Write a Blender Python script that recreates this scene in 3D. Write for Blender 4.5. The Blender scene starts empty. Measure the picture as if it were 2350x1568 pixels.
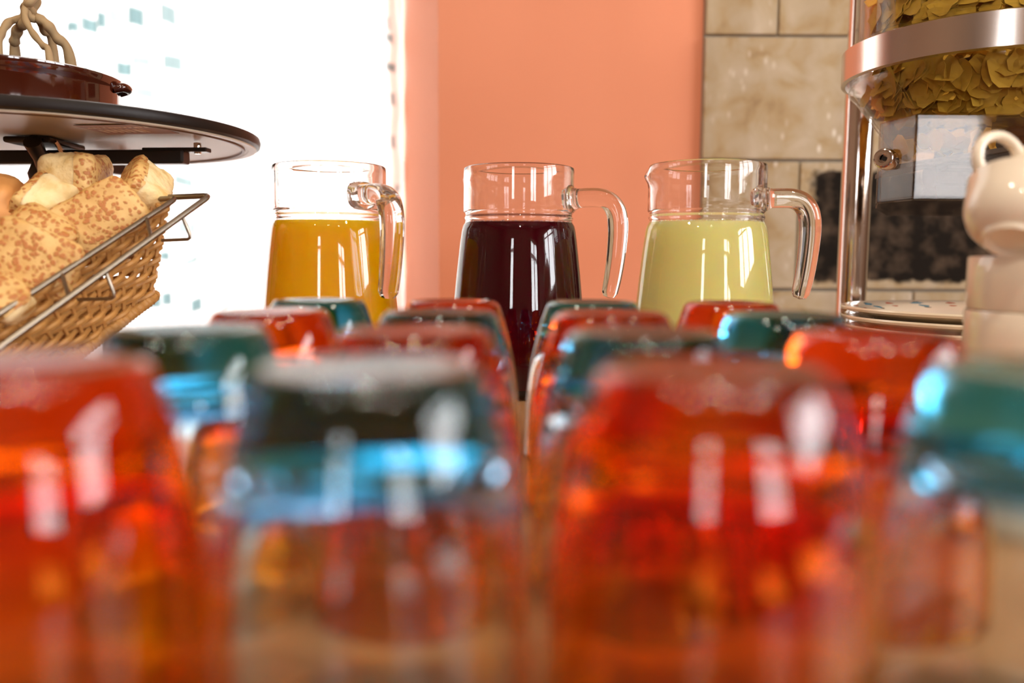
import bpy, bmesh, math, random
from mathutils import Vector, Matrix, Euler
R = random.Random(7)
PI = math.pi
sc = bpy.context.scene
C = sc.collection

# ---------------------------------------------------------------- camera
EYE = 1.017                      # eye height; the counter top is at 0.9
TAB = 0.900
F = 1900.0
PITCH = math.atan((784 - 592) / F)
ROLL = 0.006
cd = bpy.data.cameras.new('camera'); cam = bpy.data.objects.new('camera', cd); C.objects.link(cam)
cd.sensor_width = 36.0; cd.lens = 36.0 * F / 2350.0
cam.matrix_world = Matrix.Translation((0, 0, EYE)) @ Matrix.Rotation(PI / 2 - PITCH, 4, 'X') @ Matrix.Rotation(ROLL, 4, 'Z')
cd.clip_start = 0.01; cd.clip_end = 100
cd.dof.use_dof = True; cd.dof.focus_distance = 0.72
cd.dof.aperture_fstop = cd.lens / 9.0
cd.dof.aperture_blades = 0
sc.camera = cam
CM = cam.matrix_world.to_3x3()
def U(px, py, Y):
    """world point seen at pixel (px, py) at depth Y"""
    d = CM @ Vector(((px - 1175) / F, (784 - py) / F, -1.0))
    return Vector((d.x / d.y * Y, Y, EYE + d.z / d.y * Y))

# ---------------------------------------------------------------- world, exposure
w = bpy.data.worlds.new('world'); sc.world = w; w.use_nodes = True
wn = w.node_tree.nodes; wl = w.node_tree.links
bg = wn['Background']
tc = wn.new('ShaderNodeTexCoord'); sp = wn.new('ShaderNodeSeparateXYZ'); cr = wn.new('ShaderNodeValToRGB')
wl.new(tc.outputs['Generated'], sp.inputs[0]); 
mr = wn.new('ShaderNodeMapRange'); mr.inputs[1].default_value = -1; mr.inputs[2].default_value = 1
wl.new(sp.outputs['Z'], mr.inputs[0]); wl.new(mr.outputs[0], cr.inputs[0]); wl.new(cr.outputs[0], bg.inputs[0])
cr.color_ramp.elements[0].position = 0.46; cr.color_ramp.elements[0].color = (0.42, 0.40, 0.37, 1)
cr.color_ramp.elements[1].position = 0.52; cr.color_ramp.elements[1].color = (0.98, 0.98, 1.0, 1)
bg.inputs['Strength'].default_value = 17.0
w.cycles.sampling_method = 'MANUAL' if hasattr(w, 'cycles') else None
w.cycles.sample_map_resolution = 512
sc.view_settings.view_transform = 'Standard'; sc.view_settings.look = 'None'
sc.view_settings.gamma = 1.0; sc.view_settings.exposure = 0.16; sc.view_settings.use_curve_mapping = False
cy = sc.cycles
cy.max_bounces = 22; cy.transmission_bounces = 20; cy.glossy_bounces = 8; cy.diffuse_bounces = 6
cy.transparent_max_bounces = 16; cy.sample_clamp_indirect = 6.0; cy.blur_glossy = 0.6
cy.use_denoising = True
# warm recessed downlights in the dining room ceiling
for (lx_, ly_) in ((-1.0, -0.25), (0.0, -0.15), (1.0, -0.25), (-0.9, -1.25), (0.1, -1.25), (1.0, -1.25)):
    ld = bpy.data.lights.new('downlight', 'AREA'); ld.shape = 'DISK'; ld.size = 0.11; ld.energy = 7.8; ld.color = (1.0, 0.87, 0.70)
    lo_ = bpy.data.objects.new('downlight', ld); lo_.location = (lx_, ly_, 2.48); C.objects.link(lo_)
def portal(name, loc, rot, sx, sy):
    l = bpy.data.lights.new(name, 'AREA'); l.shape = 'RECTANGLE'; l.size = sx; l.size_y = sy
    l.cycles.is_portal = True
    o = bpy.data.objects.new(name, l); o.location = loc; o.rotation_euler = rot; C.objects.link(o)
    return o

# ---------------------------------------------------------------- materials
def nmat(name):
    m = bpy.data.materials.new(name); m.use_nodes = True
    return m, m.node_tree.nodes, m.node_tree.links, m.node_tree.nodes['Principled BSDF']
def mat(name, col, rough=0.5, metal=0.0, bump=0.0, bscale=40, var=0.0, vscale=8, trans=0.0, ior=1.45, coat=0.0, sss=0.0, spec=0.5, sheen=0.0):
    m, n, l, b = nmat(name)
    b.inputs['Base Color'].default_value = (*col, 1); b.inputs['Roughness'].default_value = rough
    b.inputs['Metallic'].default_value = metal; b.inputs['Transmission Weight'].default_value = trans
    b.inputs['IOR'].default_value = ior; b.inputs['Coat Weight'].default_value = coat; b.inputs['Coat Roughness'].default_value = 0.04
    b.inputs['Specular IOR Level'].default_value = spec
    if sss: 
        b.inputs['Subsurface Weight'].default_value = sss; b.inputs['Subsurface Scale'].default_value = 0.035
        b.inputs['Subsurface Radius'].default_value = (1, 0.6, 0.3)
    t = n.new('ShaderNodeTexCoord')
    if var:
        nz = n.new('ShaderNodeTexNoise'); nz.inputs['Scale'].default_value = vscale; nz.inputs['Detail'].default_value = 4
        l.new(t.outputs['Object'], nz.inputs['Vector'])
        mx = n.new('ShaderNodeMix'); mx.data_type = 'RGBA'
        mx.inputs[6].default_value = (*[max(0, c * (1 - var)) for c in col], 1); mx.inputs[7].default_value = (*[min(1, c * (1 + var)) for c in col], 1)
        l.new(nz.outputs['Fac'], mx.inputs[0]); l.new(mx.outputs[2], b.inputs['Base Color'])
    if bump:
        nz = n.new('ShaderNodeTexNoise'); nz.inputs['Scale'].default_value = bscale; nz.inputs['Detail'].default_value = 5
        l.new(t.outputs['Object'], nz.inputs['Vector'])
        bp = n.new('ShaderNodeBump'); bp.inputs['Strength'].default_value = bump; bp.inputs['Distance'].default_value = 0.002
        l.new(nz.outputs['Fac'], bp.inputs['Height']); l.new(bp.outputs[0], b.inputs['Normal'])
    return m
def ramp_mat(name, stops, scale, rough=0.6, detail=6, bump=0.3, bscale=60, distort=0.5, coords='Object'):
    m, n, l, b = nmat(name)
    t = n.new('ShaderNodeTexCoord'); nz = n.new('ShaderNodeTexNoise'); r = n.new('ShaderNodeValToRGB')
    nz.inputs['Scale'].default_value = scale; nz.inputs['Detail'].default_value = detail; nz.inputs['Distortion'].default_value = distort
    l.new(t.outputs[coords], nz.inputs['Vector']); l.new(nz.outputs['Fac'], r.inputs[0]); l.new(r.outputs[0], b.inputs['Base Color'])
    e = r.color_ramp.elements
    while len(e) < len(stops): e.new(0.5)
    for k, (p, c) in enumerate(stops): e[k].position = p; e[k].color = (*c, 1)
    b.inputs['Roughness'].default_value = rough
    nz2 = n.new('ShaderNodeTexNoise'); nz2.inputs['Scale'].default_value = bscale; nz2.inputs['Detail'].default_value = 5
    l.new(t.outputs[coords], nz2.inputs['Vector'])
    bp = n.new('ShaderNodeBump'); bp.inputs['Strength'].default_value = bump; bp.inputs['Distance'].default_value = 0.002
    l.new(nz2.outputs['Fac'], bp.inputs['Height']); l.new(bp.outputs[0], b.inputs['Normal'])
    return m

M = {}
M['salmon'] = mat('salmon_paint', (0.84, 0.325, 0.185), 0.75, bump=0.15, bscale=30, var=0.04, vscale=3)
M['ceiling'] = mat('ceiling_paint', (0.62, 0.54, 0.44), 0.8)
M['room'] = mat('room_paint', (0.24, 0.15, 0.10), 0.8)
M['floor'] = ramp_mat('floor_tiles', [(0.3, (0.12, 0.06, 0.03)), (0.7, (0.18, 0.10, 0.055))], 4)
M['counter'] = ramp_mat('counter_wood', [(0.3, (0.30, 0.14, 0.055)), (0.7, (0.42, 0.22, 0.105))], 6, rough=0.35, bump=0.05)
M['grout'] = mat('grout', (0.33, 0.30, 0.25), 0.9, bump=0.4, bscale=200)
M['frame'] = mat('window_paint', (0.62, 0.55, 0.47), 0.5)
M['glass'] = mat('clear_glass', (1, 1, 1), 0.0, trans=1.0, ior=1.47)
M['acrylic'] = mat('acrylic', (0.97, 0.94, 0.92), 0.02, trans=1.0, ior=1.45)
def sheet(name, tint, ior, rough=0.01):
    m = bpy.data.materials.new(name); m.use_nodes = True; n = m.node_tree.nodes; l = m.node_tree.links
    n.remove(n['Principled BSDF']); out = n['Material Output']
    t = n.new('ShaderNodeBsdfTransparent'); t.inputs[0].default_value = (*tint, 1); g = n.new('ShaderNodeBsdfGlossy'); g.inputs['Roughness'].default_value = rough
    f = n.new('ShaderNodeFresnel'); s = n.new('ShaderNodeMixShader')
    ge = n.new('ShaderNodeNewGeometry'); io = n.new('ShaderNodeMix'); io.data_type = 'FLOAT'      # same reflectance on both faces of the sheet
    l.new(ge.outputs['Backfacing'], io.inputs[0]); io.inputs[2].default_value = ior; io.inputs[3].default_value = 1 / ior; l.new(io.outputs[0], f.inputs[0])
    l.new(f.outputs[0], s.inputs[0]); l.new(t.outputs[0], s.inputs[1]); l.new(g.outputs[0], s.inputs[2]); l.new(s.outputs[0], out.inputs[0])
    return m
M['acrylic'] = sheet('acrylic', (0.985, 0.975, 0.965), 1.30)
M['acrylic_box'] = sheet('acrylic_box', (0.92, 0.86, 0.81), 1.33, 0.04)
M['chrome'] = mat('polished_steel', (0.78, 0.74, 0.70), 0.08, metal=1.0)
M['steel'] = mat('brushed_steel', (0.72, 0.66, 0.61), 0.2, metal=1.0)
M['wire'] = mat('rack_wire', (0.28, 0.24, 0.19), 0.36, metal=1.0)
M['black'] = mat('black_plastic', (0.012, 0.011, 0.010), 0.3)
M['rimblack'] = mat('dark_edge', (0.012, 0.007, 0.005), 0.4, spec=0.25)
M['under'] = mat('tray_underside', (0.50, 0.43, 0.32), 0.35, var=0.12, vscale=12)
M['underlip'] = mat('tray_lip', (0.22, 0.15, 0.10), 0.4)
M['terracotta'] = mat('glazed_terracotta', (0.045, 0.006, 0.002), 0.08, coat=1.0, var=0.3, vscale=20)
M['rope'] = mat('twisted_vine', (0.36, 0.25, 0.13), 0.75, bump=0.8, bscale=60, var=0.3, vscale=30)
M['wicker'] = mat('wicker_cane', (0.46, 0.23, 0.065), 0.45, bump=0.3, bscale=200, var=0.3, vscale=25)
M['porcelain'] = mat('porcelain', (0.88, 0.78, 0.63), 0.12, coat=0.6)
M['plate'] = mat('cream_glaze', (0.78, 0.68, 0.52), 0.15, coat=0.5)
M['ink'] = mat('black_ink', (0.01, 0.01, 0.01), 0.2)
M['blueglaze'] = mat('blue_glaze', (0.05, 0.22, 0.32), 0.15)
M['redglaze'] = mat('red_glaze', (0.42, 0.05, 0.02), 0.15)
M['label'] = mat('brown_label', (0.36, 0.22, 0.16), 0.5)
M['labelink'] = mat('label_print', (0.80, 0.72, 0.62), 0.5)
M['crumb'] = ramp_mat('bread_crumb', [(0.3, (0.68, 0.45, 0.16)), (0.48, (0.85, 0.66, 0.34)), (0.75, (0.92, 0.78, 0.50))], 45, rough=0.85, bump=0.9, bscale=160)
M['orange_juice'] = mat('orange_juice', (1.0, 0.53, 0.0), 0.12, sss=1.0)
M['red_juice'] = mat('dark_red_juice', (0.050, 0.0, 0.004), 0.04, spec=0.1)
M['lemon_juice'] = mat('lemonade', (1.0, 0.86, 0.38), 0.15, sss=1.0)
M['flake'] = mat('corn_flake', (1.0, 0.58, 0.07), 0.45, spec=0.4, bump=0.8, bscale=260, var=0.15, vscale=60)
M['rotor'] = mat('grey_rubber', (0.06, 0.055, 0.05), 0.5)

def crust_mat():
    m, n, l, b = nmat('bread_crust')
    t = n.new('ShaderNodeTexCoord')
    nz = n.new('ShaderNodeTexNoise'); nz.inputs['Scale'].default_value = 40; nz.inputs['Detail'].default_value = 4
    base = n.new('ShaderNodeValToRGB'); l.new(nz.outputs['Fac'], base.inputs[0])
    base.color_ramp.elements[0].position = 0.3; base.color_ramp.elements[0].color = (0.52, 0.27, 0.065, 1)
    base.color_ramp.elements[1].position = 0.68; base.color_ramp.elements[1].color = (0.74, 0.49, 0.19, 1)
    wob = n.new('ShaderNodeVectorMath'); wob.operation = 'MULTIPLY_ADD'
    nz2 = n.new('ShaderNodeTexNoise'); nz2.inputs['Scale'].default_value = 220
    l.new(t.outputs['Object'], nz.inputs['Vector']); l.new(t.outputs['Object'], nz2.inputs['Vector'])
    l.new(nz2.outputs['Color'], wob.inputs[0]); wob.inputs[1].default_value = (0.0035,) * 3; l.new(t.outputs['Object'], wob.inputs[2])
    v = n.new('ShaderNodeTexVoronoi'); v.inputs['Scale'].default_value = 255; l.new(wob.outputs[0], v.inputs['Vector'])
    dn = n.new('ShaderNodeTexNoise'); dn.inputs['Scale'].default_value = 75; dn.inputs['Detail'].default_value = 2; l.new(t.outputs['Object'], dn.inputs['Vector'])
    dm = n.new('ShaderNodeMath'); dm.operation = 'MULTIPLY_ADD'; dm.inputs[1].default_value = 0.75; dm.inputs[2].default_value = -0.375; l.new(dn.outputs['Fac'], dm.inputs[0])
    da = n.new('ShaderNodeMath'); da.operation = 'ADD'; l.new(v.outputs['Distance'], da.inputs[0]); l.new(dm.outputs[0], da.inputs[1])
    r = n.new('ShaderNodeValToRGB'); l.new(da.outputs[0], r.inputs[0])
    r.color_ramp.elements[0].position = 0.26; r.color_ramp.elements[0].color = (0.85, 0.85, 0.85, 1)
    r.color_ramp.elements[1].position = 0.52; r.color_ramp.elements[1].color = (0, 0, 0, 1)
    mx = n.new('ShaderNodeMix'); mx.data_type = 'RGBA'
    l.new(r.outputs[0], mx.inputs[0]); l.new(base.outputs[0], mx.inputs[6]); mx.inputs[7].default_value = (0.42, 0.12, 0.022, 1)
    l.new(mx.outputs[2], b.inputs['Base Color']); b.inputs['Roughness'].default_value = 0.5
    bp = n.new('ShaderNodeBump'); bp.inputs['Strength'].default_value = 0.5; bp.inputs['Distance'].default_value = 0.0015
    l.new(r.outputs[0], bp.inputs['Height']); l.new(bp.outputs[0], b.inputs['Normal'])
    return m
M['crust'] = crust_mat()
M['bun'] = mat('bun_crust', (0.66, 0.30, 0.09), 0.4, bump=0.4, bscale=60, var=0.2, vscale=20)

def tumbler_mat(name, top, low, z0, z1):
    m, n, l, b = nmat(name)
    t = n.new('ShaderNodeTexCoord'); s = n.new('ShaderNodeSeparateXYZ'); g = n.new('ShaderNodeMapRange'); mx = n.new('ShaderNodeMix'); mx.data_type = 'RGBA'
    g.interpolation_type = 'SMOOTHSTEP'
    l.new(t.outputs['Object'], s.inputs[0]); l.new(s.outputs['Z'], g.inputs[0]); g.inputs[1].default_value = z0; g.inputs[2].default_value = z1
    l.new(g.outputs[0], mx.inputs[0]); mx.inputs[6].default_value = (*low, 1); mx.inputs[7].default_value = (*top, 1)
    l.new(mx.outputs[2], b.inputs['Base Color'])
    b.inputs['Roughness'].default_value = 0.0; b.inputs['Transmission Weight'].default_value = 1.0; b.inputs['IOR'].default_value = 1.46
    return m
M['orange_glass'] = tumbler_mat('orange_glass', (0.99, 0.11, 0.0), (0.98, 0.50, 0.06), 0.030, 0.070)
M['blue_glass'] = tumbler_mat('blue_glass', (0.01, 0.37, 0.73), (0.92, 0.96, 0.94), 0.052, 0.080)

def stone_mat(name, dark=False, seed=0.0):
    m, n, l, b = nmat(name)
    t = n.new('ShaderNodeTexCoord'); mp = n.new('ShaderNodeMapping'); l.new(t.outputs['Object'], mp.inputs[0]); mp.inputs['Location'].default_value = (seed, seed * 2, 0)
    nz = n.new('ShaderNodeTexNoise'); nz.inputs['Scale'].default_value = 22; nz.inputs['Detail'].default_value = 9; nz.inputs['Distortion'].default_value = 0.5
    l.new(mp.outputs[0], nz.inputs['Vector'])
    r = n.new('ShaderNodeValToRGB'); l.new(nz.outputs['Fac'], r.inputs[0])
    e = r.color_ramp.elements; e.new(0.5); e.new(0.6)
    for k, (p, c) in enumerate([(0.22, (0.30, 0.19, 0.10)), (0.40, (0.47, 0.35, 0.20)), (0.54, (0.52, 0.425, 0.29)), (0.75, (0.60, 0.51, 0.39))]):
        e[k].position = p; e[k].color = (*c, 1)
    # short white fossil-like flecks
    mp2 = n.new('ShaderNodeMapping'); l.new(mp.outputs[0], mp2.inputs[0]); mp2.inputs['Scale'].default_value = (1.0, 1, 0.5); mp2.inputs['Rotation'].default_value = (0, 0.5, 0)
    v = n.new('ShaderNodeTexVoronoi'); v.inputs['Scale'].default_value = 85; l.new(mp2.outputs[0], v.inputs['Vector'])
    vr = n.new('ShaderNodeValToRGB'); l.new(v.outputs['Distance'], vr.inputs[0])
    vr.color_ramp.elements[0].position = 0.12; vr.color_ramp.elements[0].color = (1, 1, 1, 1); vr.color_ramp.elements[1].position = 0.34; vr.color_ramp.elements[1].color = (0, 0, 0, 1)
    nm = n.new('ShaderNodeTexNoise'); nm.inputs['Scale'].default_value = 9; l.new(mp.outputs[0], nm.inputs['Vector'])
    nmr = n.new('ShaderNodeMapRange'); nmr.inputs[1].default_value = 0.48; nmr.inputs[2].default_value = 0.62; l.new(nm.outputs['Fac'], nmr.inputs[0])
    ml = n.new('ShaderNodeMath'); ml.operation = 'MULTIPLY'; l.new(vr.outputs[0], ml.inputs[0]); l.new(nmr.outputs[0], ml.inputs[1])
    mx = n.new('ShaderNodeMix'); mx.data_type = 'RGBA'; l.new(ml.outputs[0], mx.inputs[0]); l.new(r.outputs[0], mx.inputs[6]); mx.inputs[7].default_value = (0.82, 0.76, 0.66, 1)
    out = mx.outputs[2]
    b.inputs['Roughness'].default_value = 0.8; b.inputs['Specular IOR Level'].default_value = 0.15
    bp = n.new('ShaderNodeBump'); bp.inputs['Strength'].default_value = 0.5; bp.inputs['Distance'].default_value = 0.003
    l.new(nz.outputs['Fac'], bp.inputs['Height']); l.new(bp.outputs[0], b.inputs['Normal'])
    if dark:
        # a printed dark field with a ragged edge inside a pale border (Generated coordinates run 0..1 over the tile)
        s = n.new('ShaderNodeSeparateXYZ'); l.new(t.outputs['Generated'], s.inputs[0])
        def m2(op, a, bb):
            k = n.new('ShaderNodeMath'); k.operation = op
            for q, x in enumerate((a, bb)):
                if x is None: continue
                if isinstance(x, (int, float)): k.inputs[q].default_value = x
                else: l.new(x, k.inputs[q])
            return k.outputs[0]
        fx = m2('SUBTRACT', 0.5, m2('ABSOLUTE', m2('SUBTRACT', s.outputs['X'], 0.5), None))
        fz = m2('SUBTRACT', 0.5, m2('ABSOLUTE', m2('SUBTRACT', s.outputs['Z'], 0.5), None))
        d = m2('MINIMUM', m2('MULTIPLY', fx, 1.5), fz)
        rn = n.new('ShaderNodeTexNoise'); rn.inputs['Scale'].default_value = 55; rn.inputs['Detail'].default_value = 5; l.new(t.outputs['Object'], rn.inputs['Vector'])
        dd = m2('ADD', d, m2('MULTIPLY', m2('SUBTRACT', rn.outputs['Fac'], 0.5), 0.10))
        q = n.new('ShaderNodeMapRange'); q.inputs[1].default_value = 0.045; q.inputs[2].default_value = 0.075; l.new(dd, q.inputs[0])
        dk = n.new('ShaderNodeValToRGB'); nz3 = n.new('ShaderNodeTexNoise'); nz3.inputs['Scale'].default_value = 30; nz3.inputs['Detail'].default_value = 8
        l.new(t.outputs['Object'], nz3.inputs['Vector']); l.new(nz3.outputs['Fac'], dk.inputs[0])
        dk.color_ramp.elements[0].position = 0.45; dk.color_ramp.elements[0].color = (0.014, 0.010, 0.007, 1)
        dk.color_ramp.elements[1].position = 0.78; dk.color_ramp.elements[1].color = (0.13, 0.09, 0.06, 1)
        mx2 = n.new('ShaderNodeMix'); mx2.data_type = 'RGBA'; l.new(q.outputs[0], mx2.inputs[0]); l.new(out, mx2.inputs[6]); l.new(dk.outputs[0], mx2.inputs[7])
        out = mx2.outputs[2]
    l.new(out, b.inputs['Base Color'])
    return m
M['stone'] = [stone_mat('travertine_a'), stone_mat('travertine_b', seed=3.1), stone_mat('travertine_c', seed=7.7)]
M['stone_dark'] = stone_mat('travertine_dark_field', True, 1.3)

def curtain_mat():
    m = bpy.data.materials.new('printed_curtain'); m.use_nodes = True; n = m.node_tree.nodes; l = m.node_tree.links
    n.remove(n['Principled BSDF']); out = n['Material Output']
    a = n.new('ShaderNodeAttribute'); a.attribute_name = 'print'
    mx = n.new('ShaderNodeMix'); mx.data_type = 'RGBA'; l.new(a.outputs['Fac'], mx.inputs[0])
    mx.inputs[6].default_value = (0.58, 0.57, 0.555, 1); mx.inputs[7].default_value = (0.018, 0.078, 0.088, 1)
    d = n.new('ShaderNodeBsdfDiffuse'); tr = n.new('ShaderNodeBsdfTranslucent'); s = n.new('ShaderNodeMixShader'); s.inputs[0].default_value = 0.5
    l.new(mx.outputs[2], d.inputs[0]); l.new(mx.outputs[2], tr.inputs[0]); l.new(d.outputs[0], s.inputs[1]); l.new(tr.outputs[0], s.inputs[2]); l.new(s.outputs[0], out.inputs[0])
    return m
M['curtain'] = curtain_mat()
def pane_mat():
    m = bpy.data.materials.new('window_glass'); m.use_nodes = True; n = m.node_tree.nodes; l = m.node_tree.links
    n.remove(n['Principled BSDF']); out = n['Material Output']
    t = n.new('ShaderNodeBsdfTransparent'); g = n.new('ShaderNodeBsdfGlossy'); g.inputs['Roughness'].default_value = 0.0
    f = n.new('ShaderNodeFresnel'); f.inputs[0].default_value = 1.3; s = n.new('ShaderNodeMixShader')
    l.new(f.outputs[0], s.inputs[0]); l.new(t.outputs[0], s.inputs[1]); l.new(g.outputs[0], s.inputs[2]); l.new(s.outputs[0], out.inputs[0])
    return m
M['pane'] = pane_mat()

# ---------------------------------------------------------------- helpers
def tag(o, label=None, cat=None, group=None, kind=None):
    if label: o['label'] = label
    if cat: o['category'] = cat
    if group: o['group'] = group
    if kind: o['kind'] = kind
    return o
def obj(name, bm, m, parent=None, smooth=True, loc=None):
    me = bpy.data.meshes.new(name); bm.normal_update(); bm.to_mesh(me); bm.free()
    if smooth:
        for p in me.polygons: p.use_smooth = True
        me.set_sharp_from_angle(angle=math.radians(38))
    for mm in (m if isinstance(m, (list, tuple)) else [m]): me.materials.append(mm)
    o = bpy.data.objects.new(name, me); C.objects.link(o)
    if parent: o.parent = parent
    if loc: o.location = loc
    return o
def empty(name, loc=(0, 0, 0), rz=0, mtx=None):
    o = bpy.data.objects.new(name, None); C.objects.link(o)
    if mtx is not None: o.matrix_world = mtx
    else: o.location = loc; o.rotation_euler = (0, 0, rz)
    o.empty_display_size = 0.02
    return o
def box(bm, x0, y0, z0, x1, y1, z1, bevel=0.0, mi=0, mtx=None):
    r = bmesh.ops.create_cube(bm, size=1.0)
    S = Matrix.Translation(((x0 + x1) / 2, (y0 + y1) / 2, (z0 + z1) / 2)) @ Matrix.Diagonal((abs(x1 - x0), abs(y1 - y0), abs(z1 - z0), 1))
    bmesh.ops.transform(bm, matrix=S if mtx is None else mtx @ S, verts=r['verts'])
    if bevel:
        ed = set(e for v in r['verts'] for e in v.link_edges)
        bmesh.ops.bevel(bm, geom=list(ed), offset=bevel, segments=2, affect='EDGES', profile=0.5)
def B(*a, **k):
    bm = bmesh.new(); box(bm, *a, **k); return bm
def lathe(bm, prof, seg=64, closed=False, fn=None, cap=False):
    """prof: [(r, z)]; fn(ang, r, z) -> (r, z) warps it"""
    rings = []
    for (r, z) in prof:
        if r < 1e-6:
            rings.append([bm.verts.new((0, 0, z))])
        else:
            ring = []
            for k in range(seg):
                a = 2 * PI * k / seg
                rr, zz = fn(a, r, z) if fn else (r, z)
                ring.append(bm.verts.new((rr * math.cos(a), rr * math.sin(a), zz)))
            rings.append(ring)
    n = len(rings)
    for i in range(n if closed else n - 1):
        A, Bq = rings[i], rings[(i + 1) % n]
        for k in range(seg):
            k2 = (k + 1) % seg
            if len(A) == 1 and len(Bq) == 1: continue
            if len(A) == 1: bm.faces.new((A[0], Bq[k2], Bq[k]))
            elif len(Bq) == 1: bm.faces.new((A[k], A[k2], Bq[0]))
            else: bm.faces.new((A[k], A[k2], Bq[k2], Bq[k]))
    bmesh.ops.recalc_face_normals(bm, faces=bm.faces[:])
    return bm
def crom(pts, sub=6, closed=False):
    P = [Vector(p) for p in pts]; out = []; n = len(P)
    rng = range(n if closed else n - 1)
    for i in rng:
        if closed: p0, p1, p2, p3 = P[(i - 1) % n], P[i], P[(i + 1) % n], P[(i + 2) % n]
        else: p0, p1, p2, p3 = P[max(i - 1, 0)], P[i], P[i + 1], P[min(i + 2, n - 1)]
        for s in range(sub):
            t = s / sub
            out.append(0.5 * ((2 * p1) + (p2 - p0) * t + (2 * p0 - 5 * p1 + 4 * p2 - p3) * t * t + (3 * p1 - p0 - 3 * p2 + p3) * t ** 3))
    if not closed: out.append(P[-1])
    return out
def tube(bm, pts, rad, seg=8, closed=False, up=None, aspect=1.0, power=1.0, round_ends=False):
    P = [Vector(p) for p in pts]; n = len(P)
    T = []
    for i in range(n):
        a = P[(i - 1) % n] if closed or i > 0 else P[i]; b = P[(i + 1) % n] if closed or i < n - 1 else P[i]
        T.append((b - a).normalized())
    u = Vector(up) if up else (Vector((0, 0, 1)) if abs(T[0].z) < 0.9 else Vector((1, 0, 0)))
    rings = []
    N = (u - T[0] * u.dot(T[0])).normalized()
    rads = rad if isinstance(rad, (list, tuple)) else [rad] * n
    for i in range(n):
        if up: N = (u - T[i] * u.dot(T[i])).normalized()
        else: N = (N - T[i] * N.dot(T[i])).normalized()
        Bn = T[i].cross(N)
        ring = []
        for k in range(seg):
            a = 2 * PI * (k + 0.5) / seg; c, s = math.cos(a), math.sin(a)
            c = math.copysign(abs(c) ** power, c); s = math.copysign(abs(s) ** power, s)
            ring.append(bm.verts.new(P[i] + N * (c * rads[i] * aspect) + Bn * (s * rads[i])))
        rings.append(ring)
    for i in range(n if closed else n - 1):
        A, Bq = rings[i], rings[(i + 1) % n]
        for k in range(seg):
            bm.faces.new((A[k], A[(k + 1) % seg], Bq[(k + 1) % seg], Bq[k]))
    if not closed:
        for ring, p, t in ((rings[0], P[0], -T[0]), (rings[-1], P[-1], T[-1])):
            if round_ends:
                r0 = (ring[0].co - p).length
                r2 = [bm.verts.new(p + (v.co - p) * 0.72 + t * r0 * 0.45) for v in ring]
                for k in range(seg): bm.faces.new((ring[k], ring[(k + 1) % seg], r2[(k + 1) % seg], r2[k]))
                c = bm.verts.new(p + t * r0 * 0.62)
                for k in range(seg): bm.faces.new((r2[k], r2[(k + 1) % seg], c))
            else: bm.faces.new(ring)
    bmesh.ops.recalc_face_normals(bm, faces=bm.faces[:])
    return bm
def prism(bm, poly, z0, z1):
    lo = [bm.verts.new((x, y, z0)) for x, y in poly]; hi = [bm.verts.new((x, y, z1)) for x, y in poly]
    n = len(poly)
    for k in range(n): bm.faces.new((lo[k], lo[(k + 1) % n], hi[(k + 1) % n], hi[k]))
    bm.faces.new(lo[::-1]); bm.faces.new(hi)
    return bm

# ---------------------------------------------------------------- room shell
WY = 1.25                                    # face of the salmon wall
XC = U(1007, 500, WY).x                      # corner where the wall turns into the window recess
xW = U(922, 400, 1.52).x                     # window edge at the back of the recess
LX, RX, BY, CZ = -1.9, 1.9, -1.9, 2.5
def wall_with_hole(name, axis, const, a0, a1, z0, z1, holes, th, m):
    """a wall slab with rectangular openings; axis 'y' means the wall runs along x at y = const"""
    bm = bmesh.new()
    xs = sorted({a0, a1, *[h[0] for h in holes], *[h[1] for h in holes]})
    for i in range(len(xs) - 1):
        xa, xb = xs[i], xs[i + 1]; mid = (xa + xb) / 2
        hz = [h for h in holes if h[0] <= mid <= h[1]]
        segs = [(z0, z1)] if not hz else [(z0, hz[0][2]), (hz[0][3], z1)]
        for (za, zb) in segs:
            if zb - za < 1e-4: continue
            if axis == 'y': box(bm, xa, const, za, xb, const + th, zb)
            else: box(bm, const, xa, za, const + th, xb, zb)
    bmesh.ops.remove_doubles(bm, verts=bm.verts[:], dist=1e-5)
    o = obj(name, bm, m, smooth=False); o['kind'] = 'structure'
    return o
tag(obj('floor', B(LX - 0.1, BY - 0.1, -0.05, RX + 0.1, 1.95, 0.0), M['floor'], smooth=False), kind='structure')
tag(obj('ceiling', B(LX - 0.1, BY - 0.1, CZ, RX + 0.1, 1.95, CZ + 0.06), M['ceiling'], smooth=False), kind='structure')
# wall behind the jugs, with its splayed return towards the window
wb = bmesh.new()
XT = U(1606, 300, WY).x                      # left edge of the stone tiles
prism(wb, [(XC, WY), (RX + 0.1, WY), (RX + 0.1, WY + 0.5), (xW - 0.0, WY + 0.5), (xW, 1.52)], 0.0, CZ)
bmesh.ops.recalc_face_normals(wb, faces=wb.faces[:])
wall_back = tag(obj('wall_back', wb, M['salmon'], smooth=False), 'salmon painted wall behind the jugs', kind='structure')
xL = U(-160, 200, 1.55).x                      # left end of the window
w_l = wall_with_hole('wall_window', 'y', 1.60, LX - 0.1, xW + 0.0, 0, CZ, [(xL, xW - 0.002, 0.80, 2.3)], 0.12, M['salmon'])
HB1 = (-0.74, -0.42, 1.20, 1.90); HB2 = (1.10, 1.86, 1.18, 1.88)
wall_with_hole('wall_rear', 'y', BY - 0.1, LX - 0.1, RX + 0.1, 0, CZ, [HB1, HB2], 0.1, M['room'])
HR = (-0.9, 0.45, 1.22, 1.90); HR0 = HR
wall_with_hole('wall_right', 'x', RX, BY - 0.1, WY, 0, CZ, [HR], 0.1, M['room'])
wall_with_hole('wall_left', 'x', LX - 0.1, BY - 0.1, 1.72, 0, CZ, [], 0.1, M['room'])

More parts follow.
